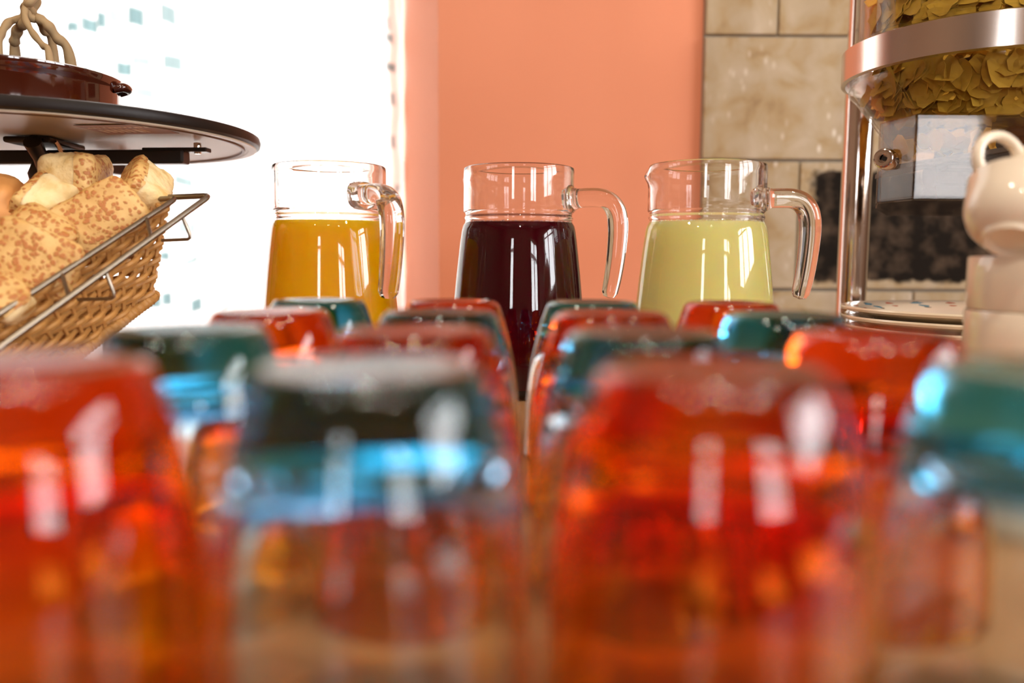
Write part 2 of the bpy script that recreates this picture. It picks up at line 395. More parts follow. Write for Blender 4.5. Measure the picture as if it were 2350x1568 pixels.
def window(name, axis, c, a0, a1, z0, z1, mull, trans=1):
    bm = bmesh.new(); fw = 0.045
    def bx(u0, u1, q0, q1, d=0.03):
        if axis == 'y': box(bm, u0, c - d, q0, u1, c + d, q1)
        else: box(bm, c - d, u0, q0, c + d, u1, q1)
    bx(a0, a1, z0, z0 + fw); bx(a0, a1, z1 - fw, z1); bx(a0, a0 + fw, z0 + fw, z1 - fw); bx(a1 - fw, a1, z0 + fw, z1 - fw)
    for k in range(1, mull + 1):
        u = a0 + (a1 - a0) * k / (mull + 1); bx(u - 0.022, u + 0.022, z0 + fw, z1 - fw, 0.024)
    if trans:
        q = z0 + (z1 - z0) * 0.7; bx(a0 + fw, a1 - fw, q - 0.018, q + 0.018, 0.020)
    o = tag(obj(name, bm, M['frame'], smooth=False), kind='structure')
    p = bmesh.new()
    if axis == 'y': vs = [(a0 + .01, c, z0 + .01), (a1 - .01, c, z0 + .01), (a1 - .01, c, z1 - .01), (a0 + .01, c, z1 - .01)]
    else: vs = [(c, a0 + .01, z0 + .01), (c, a1 - .01, z0 + .01), (c, a1 - .01, z1 - .01), (c, a0 + .01, z1 - .01)]
    p.faces.new([p.verts.new(v) for v in vs])
    obj('pane', p, M['pane'], o, smooth=False)
    return o
window('window_1', 'y', 1.66, xL, xW - 0.002, 0.80, 2.3, 1)
window('window_2', 'y', BY - 0.05, *HB1, 0)
window('window_3', 'y', BY - 0.05, *HB2, 1)
window('window_4', 'x', RX + 0.05, *HR, 2)
def por(axis, c, a0, a1, z0, z1, sgn):
    cx = (a0 + a1) / 2; cz = (z0 + z1) / 2
    if axis == 'y': portal('window_daylight', (cx, c, cz), (sgn * PI / 2, 0, 0), a1 - a0, z1 - z0)
    else: portal('window_daylight', (c, cx, cz), (0, sgn * PI / 2, 0), z1 - z0, a1 - a0)
por('y', 1.73, xL, xW, 0.80, 2.3, -1)      # light travels towards -y
por('y', BY - 0.11, *HB1, 1)
por('y', BY - 0.11, *HB2, 1)
por('x', RX + 0.11, *HR, 1)

# stone tiles on the wall, each its own piece (rows measured upwards)
def tile_x(px): return U(px, 300, WY).x
def tile_z(py): return U(1775, py, WY).z
rows = [(-190, 84), (90, 367), (374, 661), (668, 955)]
joints = [[1607, 1771, 2500, 3100], [1607, 2330, 3050], [1607, 1833, 2560, 3100], [1607, 2108, 2700, 3100]]
bm = B(XT + 0.001, WY - 0.006, TAB - 0.1, RX - 0.01, WY + 0.001, tile_z(-190))
tag(obj('grout', bm, M['grout'], wall_back, smooth=False), kind='structure')
ti = 0
for ri, ((ya, yb), js) in enumerate(zip(rows, joints)):
    for k in range(len(js) - 1):
        xa, xb = tile_x(js[k]) + 0.0015, tile_x(js[k + 1]) - 0.0015
        za, zb = tile_z(yb), tile_z(ya)
        dark = (ri == 2 and k == 1)
        bm = bmesh.new(); box(bm, 0, 0, 0, xb - xa, 0.010, zb - za, bevel=0.0015)
        o = obj('tile', bm, M['stone_dark'] if dark else M['stone'][ti % 3], wall_back, smooth=False, loc=(xa, WY - 0.012 - R.random() * 0.0015, za))
        if dark: o['label'] = 'travertine tile with a charcoal printed field'
        ti += 1

# counter the breakfast things stand on
ct = empty('breakfast_counter', (0, 0.5, 0))
tag(ct, 'long wooden counter top carrying the glasses and jugs', 'counter')
obj('counter_top', B(-1.6, -0.62 , 0.865, 1.75, 0.732, TAB, bevel=0.004), M['counter'], ct, smooth=False)
obj('cabinet', B(-1.55, -0.57, 0.0, 1.70, 0.725, 0.865), M['counter'], ct, smooth=False)

# ---------------------------------------------------------------- curtain at the window
def curtain():
    Yc = 1.50
    x0, x1 = U(-150, 300, Yc).x, U(921, 300, Yc).x
    z0, z1 = 0.86, 2.34
    NX, NZ = 560, 760
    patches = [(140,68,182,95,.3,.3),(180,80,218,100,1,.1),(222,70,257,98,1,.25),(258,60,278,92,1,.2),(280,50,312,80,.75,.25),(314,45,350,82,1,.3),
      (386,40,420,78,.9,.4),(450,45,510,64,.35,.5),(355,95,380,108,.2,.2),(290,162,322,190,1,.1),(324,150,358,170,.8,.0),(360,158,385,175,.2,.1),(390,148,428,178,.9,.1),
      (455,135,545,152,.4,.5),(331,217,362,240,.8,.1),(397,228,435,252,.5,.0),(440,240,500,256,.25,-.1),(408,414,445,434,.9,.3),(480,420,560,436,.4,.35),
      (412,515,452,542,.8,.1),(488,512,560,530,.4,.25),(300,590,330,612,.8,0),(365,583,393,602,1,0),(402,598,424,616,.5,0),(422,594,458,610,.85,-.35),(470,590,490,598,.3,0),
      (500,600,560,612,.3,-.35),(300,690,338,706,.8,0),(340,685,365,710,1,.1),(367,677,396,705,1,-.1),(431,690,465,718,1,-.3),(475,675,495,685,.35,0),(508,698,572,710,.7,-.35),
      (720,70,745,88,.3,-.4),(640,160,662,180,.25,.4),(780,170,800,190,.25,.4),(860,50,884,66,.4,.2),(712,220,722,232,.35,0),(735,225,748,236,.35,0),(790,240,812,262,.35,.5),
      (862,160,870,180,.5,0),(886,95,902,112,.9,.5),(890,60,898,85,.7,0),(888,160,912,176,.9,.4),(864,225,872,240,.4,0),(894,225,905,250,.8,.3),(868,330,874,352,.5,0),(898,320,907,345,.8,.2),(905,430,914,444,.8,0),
      (640,300,652,330,.3,0),(700,330,725,345,.2,.4),(590,60,640,74,.2,.3),(600,250,640,262,.18,.3)]  # low strengths across middle and right paint in the overexposed, washed-out print
    import bisect
    me = bpy.data.meshes.new('window_curtain')
    vs = []; pr = []
    for j in range(NZ + 1):
        z = z0 + (z1 - z0) * j / NZ
        for i in range(NX + 1):
            t = i / NX; x = x0 + (x1 - x0) * t
            s = (x - x0)
            f = 0.011 * math.sin(s * 2 * PI / 0.047 + 1.3 * math.sin(s * 9)) * (0.45 + 0.75 * (1 - t)) + 0.006 * math.sin(s * 31 + z * 1.5)
            vs.append((x + 0.003 * math.sin(z * 4 + s * 20) + (0.0025 * math.sin(z * 55) * t ** 20), Yc + f, z))
    # print value from where the patch sits on the cloth
    x2p = lambda x: 1175 + x / Yc * F
    z2p = lambda z: 592 - (z - EYE) / Yc * F
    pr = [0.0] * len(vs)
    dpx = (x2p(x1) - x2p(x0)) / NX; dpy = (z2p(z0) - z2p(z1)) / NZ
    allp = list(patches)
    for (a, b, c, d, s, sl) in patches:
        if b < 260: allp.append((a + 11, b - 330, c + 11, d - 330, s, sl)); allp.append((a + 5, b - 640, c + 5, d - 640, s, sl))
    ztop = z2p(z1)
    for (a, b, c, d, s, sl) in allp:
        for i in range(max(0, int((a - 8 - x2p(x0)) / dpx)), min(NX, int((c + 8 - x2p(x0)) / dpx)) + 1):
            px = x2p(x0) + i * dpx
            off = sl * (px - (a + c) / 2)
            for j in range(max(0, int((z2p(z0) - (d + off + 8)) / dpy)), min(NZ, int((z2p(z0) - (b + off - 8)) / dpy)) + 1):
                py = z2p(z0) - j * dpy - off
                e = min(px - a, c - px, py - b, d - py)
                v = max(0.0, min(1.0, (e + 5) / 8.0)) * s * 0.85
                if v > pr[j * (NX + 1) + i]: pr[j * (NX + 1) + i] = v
    fs = []
    for j in range(NZ):
        for i in range(NX):
            a = j * (NX + 1) + i; fs.append((a, a + 1, a + NX + 2, a + NX + 1))
    me.from_pydata(vs, [], fs); 
    for p in me.polygons: p.use_smooth = True
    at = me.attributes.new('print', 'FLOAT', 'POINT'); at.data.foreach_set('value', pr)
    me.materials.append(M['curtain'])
    o = bpy.data.objects.new('window_curtain', me); C.objects.link(o)
    tag(o, 'sheer white curtain printed with teal patches, glowing in front of the window', 'curtain')
    rod = bmesh.new(); tube(rod, [(x0 - 0.03, Yc, z1 + 0.004), (x1 - 0.02, Yc, z1 + 0.004)], 0.009, 12)
    obj('curtain_rod', rod, M['steel'], o)
    for x in (x0 - 0.005, x1 - 0.05):
        bk = bmesh.new(); tube(bk, [(x, Yc, z1 + 0.004), (x, 1.602, z1 + 0.004)], 0.006, 8)
        obj('rod_bracket', bk, M['steel'], o)
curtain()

# ---------------------------------------------------------------- upturned tumblers
H = 0.092
outer = [(0.0395, 0.0), (0.0402, 0.001), (0.0402, 0.004), (0.0400, 0.015), (0.0396, 0.027), (0.0388, 0.040), (0.0376, 0.050), (0.0360, 0.0595), (0.0342, 0.0675),
         (0.0322, 0.0755), (0.0302, 0.0820), (0.0287, 0.0866), (0.0275, 0.0895), (0.0262, 0.0912), (0.0245, 0.0920), (0.0225, 0.0915), (0.018, 0.0905), (0.010, 0.0894), (0, 0.0890)]
inner = [(0, 0.0715), (0.012, 0.0712), (0.0205, 0.0698), (0.0255, 0.0670), (0.0288, 0.0628), (0.0312, 0.0575), (0.0333, 0.0500), (0.0348, 0.0420), (0.0360, 0.030), (0.0368, 0.015), (0.0374, 0.003), (0.0380, 0.0004), (0.0388, 0.0)]
TPROF = ([(r * 0.966, z) for r, z in outer], [(r * 0.966, z) for r, z in inner])
def make_tumbler(m):
    o_, i_ = TPROF
    bm = bmesh.new()
    # outer shell from rim up to its crown, inner shell from its crown down to rim, then joined at the rim
    seg = 96; rings = []
    prof = [p for p in o_]; 
    def ring(r, z): return [bm.verts.new((r * math.cos(2 * PI * k / seg), r * math.sin(2 * PI * k / seg), z)) for k in range(seg)]
    Ro = [ring(r, z) for r, z in o_[:-1]]; co = bm.verts.new((0, 0, o_[-1][1]))
    Ri = [ring(r, z) for r, z in i_[1:]]; ci = bm.verts.new((0, 0, i_[0][1]))
    for A, Bq in list(zip(Ro, Ro[1:])) + list(zip(Ri, Ri[1:])) + [(Ri[-1], Ro[0])]:
        for k in range(seg): bm.faces.new((A[k], A[(k + 1) % seg], Bq[(k + 1) % seg], Bq[k]))
    for k in range(seg):
        bm.faces.new((Ro[-1][k], Ro[-1][(k + 1) % seg], co)); bm.faces.new((Ri[0][k], Ri[0][(k + 1) % seg], ci))
    bmesh.ops.recalc_face_normals(bm, faces=bm.faces[:])
    return obj('tumbler', bm, m)
colX = [-0.112, -0.0335, 0.0460, 0.1265]
rowY = [0.4825, 0.385, 0.2865, 0.1895]
where_r = ['back row', 'second row from the back', 'third row from the back', 'front row, nearest the camera']
where_c = ['leftmost', 'second from the left', 'third from the left', 'rightmost']
proto = {}
for ri, y in enumerate(rowY):
    for ci_, x in enumerate(colX):
        blue = (ri + ci_) % 2 == 0
        col = 'blue' if blue else 'orange'
        if col not in proto: o = proto[col] = make_tumbler(M[col + '_glass'])
        else: o = proto[col].copy(); C.objects.link(o)
        o.location = (x + R.uniform(-.0006, .0006), y + R.uniform(-.001, .001), TAB + 0.0002); o.rotation_euler = (0, 0, R.random() * 6)
        tag(o, ('blue-based' if blue else 'orange') + ' glass tumbler upside down, ' + where_c[ci_] + ' in the ' + where_r[ri], 'glass', 'upturned tumblers on the counter')

# ---------------------------------------------------------------- glass jugs of juice
JO = [(0, 0.0035), (0.030, 0.0030), (0.044, 0.0), (0.050, 0.0008), (0.0545, 0.005), (0.0572, 0.015), (0.0580, 0.030), (0.0577, 0.050), (0.0567, 0.070), (0.0553, 0.085), (0.0537, 0.102),
      (0.0517, 0.120), (0.0503, 0.132), (0.0491, 0.140), (0.0481, 0.1440), (0.0464, 0.1468), (0.0461, 0.1485), (0.0468, 0.1497), (0.0469, 0.1508), (0.0462, 0.1520), (0.0459, 0.1535), (0.0466, 0.1550), (0.0477, 0.1558),
      (0.0478, 0.1575), (0.0477, 0.168), (0.0476, 0.174), (0.0476, 0.178), (0.0476, 0.181), (0.0476, 0.184), (0.0476, 0.187), (0.0475, 0.1905), (0.0471, 0.1926), (0.0462, 0.1933)]
JI = [(0.0453, 0.1926), (0.0449, 0.1905), (0.0449, 0.187), (0.0449, 0.184), (0.0449, 0.181), (0.0449, 0.178), (0.0449, 0.174), (0.0449, 0.165), (0.0447, 0.1575), (0.0440, 0.1545), (0.0436, 0.1515), (0.0436, 0.1485), (0.0444, 0.1455), (0.0455, 0.1425), (0.0470, 0.134),
      (0.0487, 0.120), (0.0508, 0.102), (0.0525, 0.085), (0.0539, 0.070), (0.0548, 0.050), (0.0550, 0.030), (0.0540, 0.016), (0.050, 0.0095), (0.040, 0.0075), (0, 0.0075)]
LIQ = 0.1462
def spout(a, r, z):
    d = (a - PI + PI) % (2 * PI) - PI
    g = math.exp(-(((a - PI)) / 0.20) ** 2) * math.exp(-((z - 0.1838) / 0.0050) ** 2)
    return r + 0.0042 * g, z
def jug_mesh():
    bm = bmesh.new(); lathe(bm, JO + JI, 128, fn=spout); return bm
def handle_mesh():
    pts = [(0.0468, 0, 0.1665), (0.052, 0, 0.1668), (0.062, 0, 0.1672), (0.0715, 0, 0.1668), (0.0790, 0, 0.1640), (0.0840, 0, 0.1585), (0.0866, 0, 0.1510), (0.0874, 0, 0.1400), (0.0868, 0, 0.1270), (0.0856, 0, 0.1140), (0.0838, 0, 0.1010), (0.0822, 0, 0.0925), (0.0814, 0, 0.0885)]
    p = crom(pts, 5); n = len(p)
    rad = []
    for i in range(n):
        t = i / (n - 1)
        r = 0.0080 if t > 0.1 else 0.0080 + (0.1 - t) * 0.035
        if t > 0.55: r = 0.0080 - (t - 0.55) * 0.0036
        rad.append(r)
    bm = bmesh.new(); tube(bm, p, rad, 20, up=(0, 1, 0), aspect=1.22, power=0.68, round_ends=True)
    return bm
def blob_mesh():
    bm = bmesh.new(); r = bmesh.ops.create_icosphere(bm, subdivisions=3, radius=1)
    for v in bm.verts:
        k = 1 + 0.12 * math.sin(v.co.y * 7 + v.co.z * 3) 
        v.co = Vector((v.co.x * 0.0042, v.co.y * 0.0125 * k, v.co.z * 0.0115 * k)) + Vector((0.0475, 0, 0.1665))
    return bm
def juice_mesh():
    # follows the inside of the jug, a hair into the glass so that it wets the wall
    pr = [(r + 0.0006, z) for r, z in reversed(JI) if 0.005 < z < 0.144 and r > 0.001]
    prof = [(0, 0.0070)] + [(r, z - (0.0005 if z < 0.01 else 0)) for r, z in pr] + [(0.0447, LIQ - 0.0005), (0.0441, LIQ), (0.038, LIQ - 0.0006), (0, LIQ - 0.0006)]
    bm = bmesh.new(); lathe(bm, prof, 96); return bm
jugs = [(757, 0.716, -45, 'orange', 'orange juice', 'orange_juice'), (1191, 0.722, -20, 'dark red', 'dark red fruit juice', 'red_juice'), (1622, 0.690, 2, 'pale yellow', 'pale yellow lemonade', 'lemon_juice')]
jm = hm = None
for (px, Y, ang, cname, jname, mk) in jugs:
    p = U(px, 440, Y); 
    j = empty('glass_jug', (p.x, Y, TAB + 0.0002), math.radians(ang))
    tag(j, 'clear glass jug holding %s, open handle, standing behind the tumblers' % jname, 'jug', 'juice jugs')
    if jm is None:
        b = obj('jug_body', jug_mesh(), M['glass'], j); h = obj('handle', handle_mesh(), M['glass'], j); jm, hm = b, h
    else:
        for s in (jm, hm):
            c = s.copy(); C.objects.link(c); c.parent = j
    q = obj('juice', juice_mesh(), M[mk]); q.location = (p.x, Y, TAB + 0.0002)
    tag(q, '%s filling its glass jug to the neck' % jname, 'juice')
    # bubbles at the surface
    if mk != 'orange_juice':
        bb = bmesh.new()
        for k in range(90 if mk == 'red_juice' else 60):
            a = R.uniform(0, 2 * PI); rr = 0.0436 - R.random() ** 2 * 0.004; s = R.uniform(0.0004, 0.0011)
            r_ = bmesh.ops.create_icosphere(bb, subdivisions=1, radius=s)
            bmesh.ops.translate(bb, verts=r_['verts'], vec=(rr * math.cos(a), rr * math.sin(a), LIQ + s * 0.3))
        tag(obj('foam', bb, mat('foam_' + mk, (0.65, 0.35, 0.33) if mk == 'red_juice' else (0.85, 0.8, 0.6), 0.2), q), kind='stuff')
    if mk == 'lemon_juice':
        cu = bpy.data.curves.new('embossed_letters', 'FONT'); cu.body = 'ARC'; cu.size = 0.0052; cu.extrude = 0.00035; cu.space_character = 1.35
        cu.materials.append(M['glass'])
        t0 = bpy.data.objects.new('letters_curve', cu); C.objects.link(t0)
        me_t = bpy.data.meshes.new_from_object(t0.evaluated_get(bpy.context.evaluated_depsgraph_get())); bpy.data.objects.remove(t0)
        t = bpy.data.objects.new('embossed_letters', me_t); C.objects.link(t); t.parent = j
        t.location = (0.0530, -0.0083, 0.1668); t.rotation_euler = (PI / 2, 0, 0)

# ---------------------------------------------------------------- turntable stand with terracotta dish
SY, SR = 0.80, 0.191
hub = U(113, 300, SY)
st = empty('turntable_stand', (hub.x, SY, TAB)); SZ = (U(113, 294, SY).z - EYE) * 0.89 + EYE - TAB
tag(st, 'black footed turntable with a dark rim, raised above the bread basket', 'stand')
bm = bmesh.new(); lathe(bm, [(0, SZ + 0.002), (SR - 0.010, SZ + 0.002), (SR - 0.009, SZ), (SR - 0.004, SZ), (SR, SZ + 0.002), (SR + 0.001, SZ + 0.006), (SR, SZ + 0.010), (SR - 0.002, SZ + 0.011), (0, SZ + 0.011)], 128)
obj('rim', bm, M['rimblack'], st)
bm = bmesh.new(); lathe(bm, [(0, SZ + 0.0005), (SR - 0.012, SZ + 0.0005), (SR - 0.011, SZ - 0.0008), (SR - 0.004, SZ - 0.0010), (SR - 0.003, SZ + 0.002), (0, SZ + 0.0035)], 128)
obj('underside', bm, M['under'], st)
bm = bmesh.new(); lathe(bm, [(SR - 0.018, SZ + 0.0006), (SR - 0.0175, SZ - 0.0012), (SR - 0.0150, SZ - 0.0014), (SR - 0.0145, SZ + 0.0006)], 128, closed=True)
obj('groove_ring', bm, M['underlip'], st)
bm = bmesh.new(); lathe(bm, [(0, 0), (0.07, 0), (0.07, 0.004), (0.03, 0.012), (0.0115, 0.02), (0.0105, SZ - 0.05), (0.017, SZ - 0.043), (0.02, SZ - 0.03), (0.016, SZ - 0.02), (0, SZ - 0.02)], 40)
obj('post', bm, M['black'], st)
bm = bmesh.new(); box(bm, -0.018, -0.045, SZ - 0.006, 0.024, 0.02, SZ - 0.0005, bevel=0.002)
obj('mounting_plate', bm, M['black'], st, smooth=False)
for k, (dx, dy) in enumerate([(0.155, -0.012), (-0.15, 0.01), (0.02, 0.12), (0.03, -0.10)]):
    if k == 3: continue
    L = math.hypot(dx, dy); a = math.atan2(dy, dx); m4 = Matrix.Rotation(a, 4, 'Z')
    bm = bmesh.new(); box(bm, 0, -0.008, SZ - 0.021, L * 0.86, 0.008, SZ - 0.008, bevel=0.002, mtx=m4)
    box(bm, L * 0.6, -0.006, SZ - 0.010, L, 0.006, SZ - 0.006, bevel=0.001, mtx=m4)
    arm = obj('arm', bm, M['black'], st, smooth=False)
    bm = bmesh.new(); lathe(bm, [(0, -0.004), (0.003, -0.004), (0.0035, 0), (0.0035, 0.006), (0, 0.006)], 12)
    obj('bolt', bm, M['chrome'], arm, loc=(L * 0.93 * math.cos(a), L * 0.93 * math.sin(a), SZ - 0.0075))
# hub arms that rise to the plate
bm = bmesh.new(); tube(bm, [(0.012, -0.05, SZ - 0.006), (0.010, -0.035, SZ - 0.018), (0.0, -0.005, SZ - 0.030)], [0.008, 0.0065, 0.009], 10)
obj('bracket', bm, M['black'], st)
bm = bmesh.new(); tube(bm, [(0.024, -0.035, SZ - 0.004), (0.026, -0.02, SZ - 0.018)], 0.0022, 8)
obj('screw', bm, M['chrome'], st)
lx = U(305, 288, 0.725) 
lb = bmesh.new(); box(lb, -0.033, -0.024, -0.0004, 0.033, 0.024, 0.0)
lab = obj('sticker', lb, M['label'], st, smooth=False, loc=(lx.x - hub.x, -0.085, SZ - 0.0002)); lab.rotation_euler = (0, 0, -0.12)
lb = bmesh.new()
for k in range(7):
    x = -0.026 + k * 0.0052 * 1.2; box(lb, x, -0.003, -0.0007, x + R.uniform(0.002, 0.0045), 0.012, -0.0004)
for k in range(12): x = -0.028 + k * 0.0046; box(lb, x, -0.015, -0.0007, x + R.uniform(0.0015, 0.0036), -0.011, -0.0004)
obj('sticker_print', lb, M['labelink'], lab, smooth=False)

DY = 0.745; dc = U(22, 180, DY); dz = TAB + SZ + 0.0112
dish = empty('terracotta_dish', (dc.x, DY, dz))
tag(dish, 'low round brown glazed terracotta dish on the turntable', 'dish')
DR = 0.0915; DH = U(22, 116, DY - DR).z - dz
bm = bmesh.new(); lathe(bm, [(0, 0), (DR - 0.006, 0), (DR - 0.003, 0.002), (DR - 0.0025, DH * 0.68), (DR - 0.001, DH * 0.78), (DR + 0.001, DH * 0.9), (DR + 0.001, DH * 0.97), (DR - 0.001, DH), (DR - 0.006, DH - 0.001), (DR - 0.009, DH - 0.006), (DR - 0.010, 0.006), (0, 0.005)], 96)
obj('bowl', bm, M['terracotta'], dish)
bm = bmesh.new(); a0 = math.radians(12)
tube(bm, crom([(DR - 0.003, -0.009, DH * .75), (DR + 0.004, -0.007, DH * .8), (DR + 0.006, 0, DH * .8), (DR + 0.004, 0.007, DH * .8), (DR - 0.003, 0.009, DH * .75)], 6), 0.0040, 12)
e_ = obj('ear_handle', bm, M['terracotta'], dish); e_.rotation_euler = (0, 0, 0.15)

# knotted vine bundle standing in the dish
vb = empty('vine_ornament', (dc.x, DY, dz + 0.0055)); tag(vb, 'knotted bundle of twisted brown vine rising from the terracotta dish', 'ornament')
def vpt(px, py, y): 
    p = U(px, py, y); return (p.x - dc.x, p.y - DY, p.z - (dz + 0.0055))
zb_ = lambda px, y: (U(px, 130, y).x - dc.x, y - DY, 0.004)
strands = [([vpt(64, -30, .75), vpt(60, 20, .75), vpt(48, 42, .745), vpt(22, 50, .735), vpt(4, 75, .72), vpt(-4, 110, .71), zb_(-6, .705)], 0.0032),
           ([vpt(62, 20, .74), vpt(56, 52, .742), vpt(42, 66, .75), vpt(34, 92, .755), vpt(34, 115, .76), zb_(34, .765)], 0.0042),
           ([vpt(58, 18, .738), vpt(58, 44, .730), vpt(74, 74, .725), vpt(98, 104, .72), vpt(112, 122, .715), zb_(118, .71)], 0.0028),
           ([vpt(84, 0, .755), vpt(72, 30, .75), vpt(88, 42, .745), vpt(108, 56, .745), vpt(130, 86, .75), vpt(158, 122, .755), zb_(168, .76)], 0.0042),
           ([vpt(82, -20, .75), vpt(62, 8, .74), vpt(68, 38, .74), vpt(92, 48, .75), vpt(100, 70, .76), vpt(120, 100, .77), zb_(132, .775)], 0.0034),
           ([vpt(95, -25, .745), vpt(70, 6, .735), vpt(56, 14, .745), vpt(60, 34, .755), vpt(76, 30, .745), vpt(66, 14, .737)], 0.0030)]
for pts, r in strands:
    bm = bmesh.new(); p = crom(pts, 7); tube(bm, p, [r * (1 + 0.12 * math.sin(i * 0.9)) for i in range(len(p))], 10, round_ends=True)
    obj('vine_strand', bm, M['rope'], vb)

# ---------------------------------------------------------------- wicker bread basket
A = U(392, 466, 0.66)
Bp = U(0, 722, 0.54)
u = (Bp - A).normalized(); v = Vector((0, 0, 1)).cross(u); v.z = 0; v.normalize()
if v.x > 0: v = -v
wv = u.cross(v); wv = wv if wv.z > 0 else -wv
LB, WB = 0.205, 0.145
DB = 0.056
rowsN = 11
def corners(t, off=0.0):
    iu, iv = 0.044 * t, 0.011 * t
    c = [A + u * (iu - off) + v * (iv - off) - wv * DB * t, A + u * (LB - iu * 0.7 + off) + v * (iv - off) - wv * DB * t,
         A + u * (LB - iu * 0.7 + off) + v * (WB - iv + off) - wv * DB * t, A + u * (iu - off) + v * (WB - iv + off) - wv * DB * t]
    return c
bk = empty('bread_basket', tuple(A)); bk.location = A
tag(bk, 'tilted rectangular wicker basket heaped with bread pieces', 'basket')
ctr = lambda cs: (cs[0] + cs[1] + cs[2] + cs[3]) / 4
def ringpts(t, amp, phase, step=0.0030, off=0.0):
    cs = corners(t, off); c0 = ctr(cs); out = []; s = 0.0
    for k in range(4):
        a, b = cs[k], cs[(k + 1) % 4]; L = (b - a).length; n = max(2, int(L / step)); d = (b - a).normalized()
        nrm = d.cross(wv); nrm = nrm if nrm.dot((a + b) / 2 - c0) > 0 else -nrm
        for i in range(n):
            q = i / n; ee = min(q, 1 - q) * L
            sm = min(1.0, ee / 0.006)
            out.append(a + (b - a) * q + nrm * (amp * math.sin((s + q * L) * PI / STK + phase)) * sm - nrm * (0.0 if sm >= 1 else 0.003 * (1 - sm)) - Vector(A))
        s += L
    return out
STK = 0.0145
for i in range(rowsN):
    t = 0.03 + 0.93 * i / (rowsN - 1)
    bm = bmesh.new(); tube(bm, ringpts(t, 0.0030, PI * (i % 2)), 0.00225, 7, closed=True)
    obj('wicker_strand', bm, M['wicker'], bk)
# upright stakes
for k in range(4):
    ca, cb = corners(0.0), corners(1.0)
    L = (ca[(k + 1) % 4] - ca[k]).length; n = int(L / STK)
    for i in range(n):
        q = (i + 0.5) / n
        a = ca[k].lerp(ca[(k + 1) % 4], q); b = cb[k].lerp(cb[(k + 1) % 4], q)
        bm = bmesh.new(); tube(bm, [a - A, b - A], 0.0016, 6); obj('stake', bm, M['wicker'], bk)
bm = bmesh.new()
rp = ringpts(1.04, 0, 0, step=0.0012, off=0.002)
tube(bm, rp, [0.0043 + 0.0004 * math.sin(i * 2.4) for i in range(len(rp))], 9, closed=True)
obj('bottom_band', bm, M['wicker'], bk)
cs = [c - A for c in corners(0.97)]
bm = bmesh.new(); n1 = 26
for i in range(n1):
    q = (i + 0.5) / n1; a = cs[0].lerp(cs[1], q); b = cs[3].lerp(cs[2], q); tube(bm, [a, b], 0.0030, 6)
tag(obj('basket_floor', bm, M['wicker'], bk), kind='stuff')

# wire rack that holds the basket
rk = empty('basket_rack', tuple(A)); tag(rk, 'chrome wire rack holding the tilted bread basket', 'rack')
Cc = U(482, 449, 0.655); Ce = U(0, 797, 0.515); uo = (Ce - Cc).normalized()
def rr_rect(c, uu, vv, L, W, r=0.006):
    P = [c, c + uu * L, c + uu * L + vv * W, c + vv * W]; out = []
    for k in range(4):
        p = P[k]; a = (P[k - 1] - p).normalized(); b = (P[(k + 1) % 4] - p).normalized()
        for t in (0, .25, .5, .75, 1): out.append((p + a * r) * (1 - t) ** 2 + p * 2 * t * (1 - t) + (p + b * r) * t * t - A)
    return out
def dens(pts, step=0.02):
    out = []
    for i in range(len(pts)):
        a, b = pts[i], pts[(i + 1) % len(pts)]; n = max(1, int((b - a).length / step))
        for k in range(n): out.append(a.lerp(b, k / n))
    return out
bm = bmesh.new(); tube(bm, dens(rr_rect(Cc, uo, v, 0.27, 0.235)), 0.0023, 10, closed=True); obj('outer_rail', bm, M['wire'], rk)
Ic = A - u * 0.004 - v * 0.004 + wv * 0.002
bm = bmesh.new(); tube(bm, dens(rr_rect(Ic, u, v, LB + 0.008, WB + 0.008)), 0.0021, 10, closed=True); obj('inner_rail', bm, M['wire'], rk)
def railpt(c, uu, px):   # point on a rail where it passes pixel column px
    best = None
    for k in range(400):
        p = c + uu * (k * 0.0008); q = 1175 + (p.x / p.y) * F
        if best is None or abs(q - px) < best[0]: best = (abs(q - px), p)
    return best[1]
for (pi_, po) in ((343, 352), (143, 157)):
    bm = bmesh.new(); tube(bm, [railpt(Ic, u, pi_) - A, railpt(Cc, uo, po) - A], 0.0014, 8); obj('spacer', bm, M['wire'], rk)
for (x0, y1, x1, x2) in ((423, 549, 440, 372), (244, 685, 266, 178)):
    p = railpt(Cc, uo, x0); lo = U(x1, y1, p.y); inn = U(x2, y1 + 3, p.y + 0.012)
    e = (p - lo).normalized() * 0.004; g = (inn - lo).normalized() * 0.004
    bm = bmesh.new(); tube(bm, [p - A, lo + e - A, lo + e * .3 + g * .3 - A, lo + g - A, inn - A], 0.00135, 8); obj('hook', bm, M['wire'], rk)
bot = corners(1.0)
for (q, s) in ((0.25, 0.2), (0.25, 0.8), (0.85, 0.25), (0.85, 0.8)):
    p = bot[0].lerp(bot[1], q).lerp(bot[3].lerp(bot[2], q), s)
    if p.z - 0.006 > TAB + 0.004:
        bm = bmesh.new(); tube(bm, [p - wv * 0.004 - A, Vector((p.x, p.y, TAB)) - A], 0.0028, 8); obj('leg', bm, M['wire'], rk)

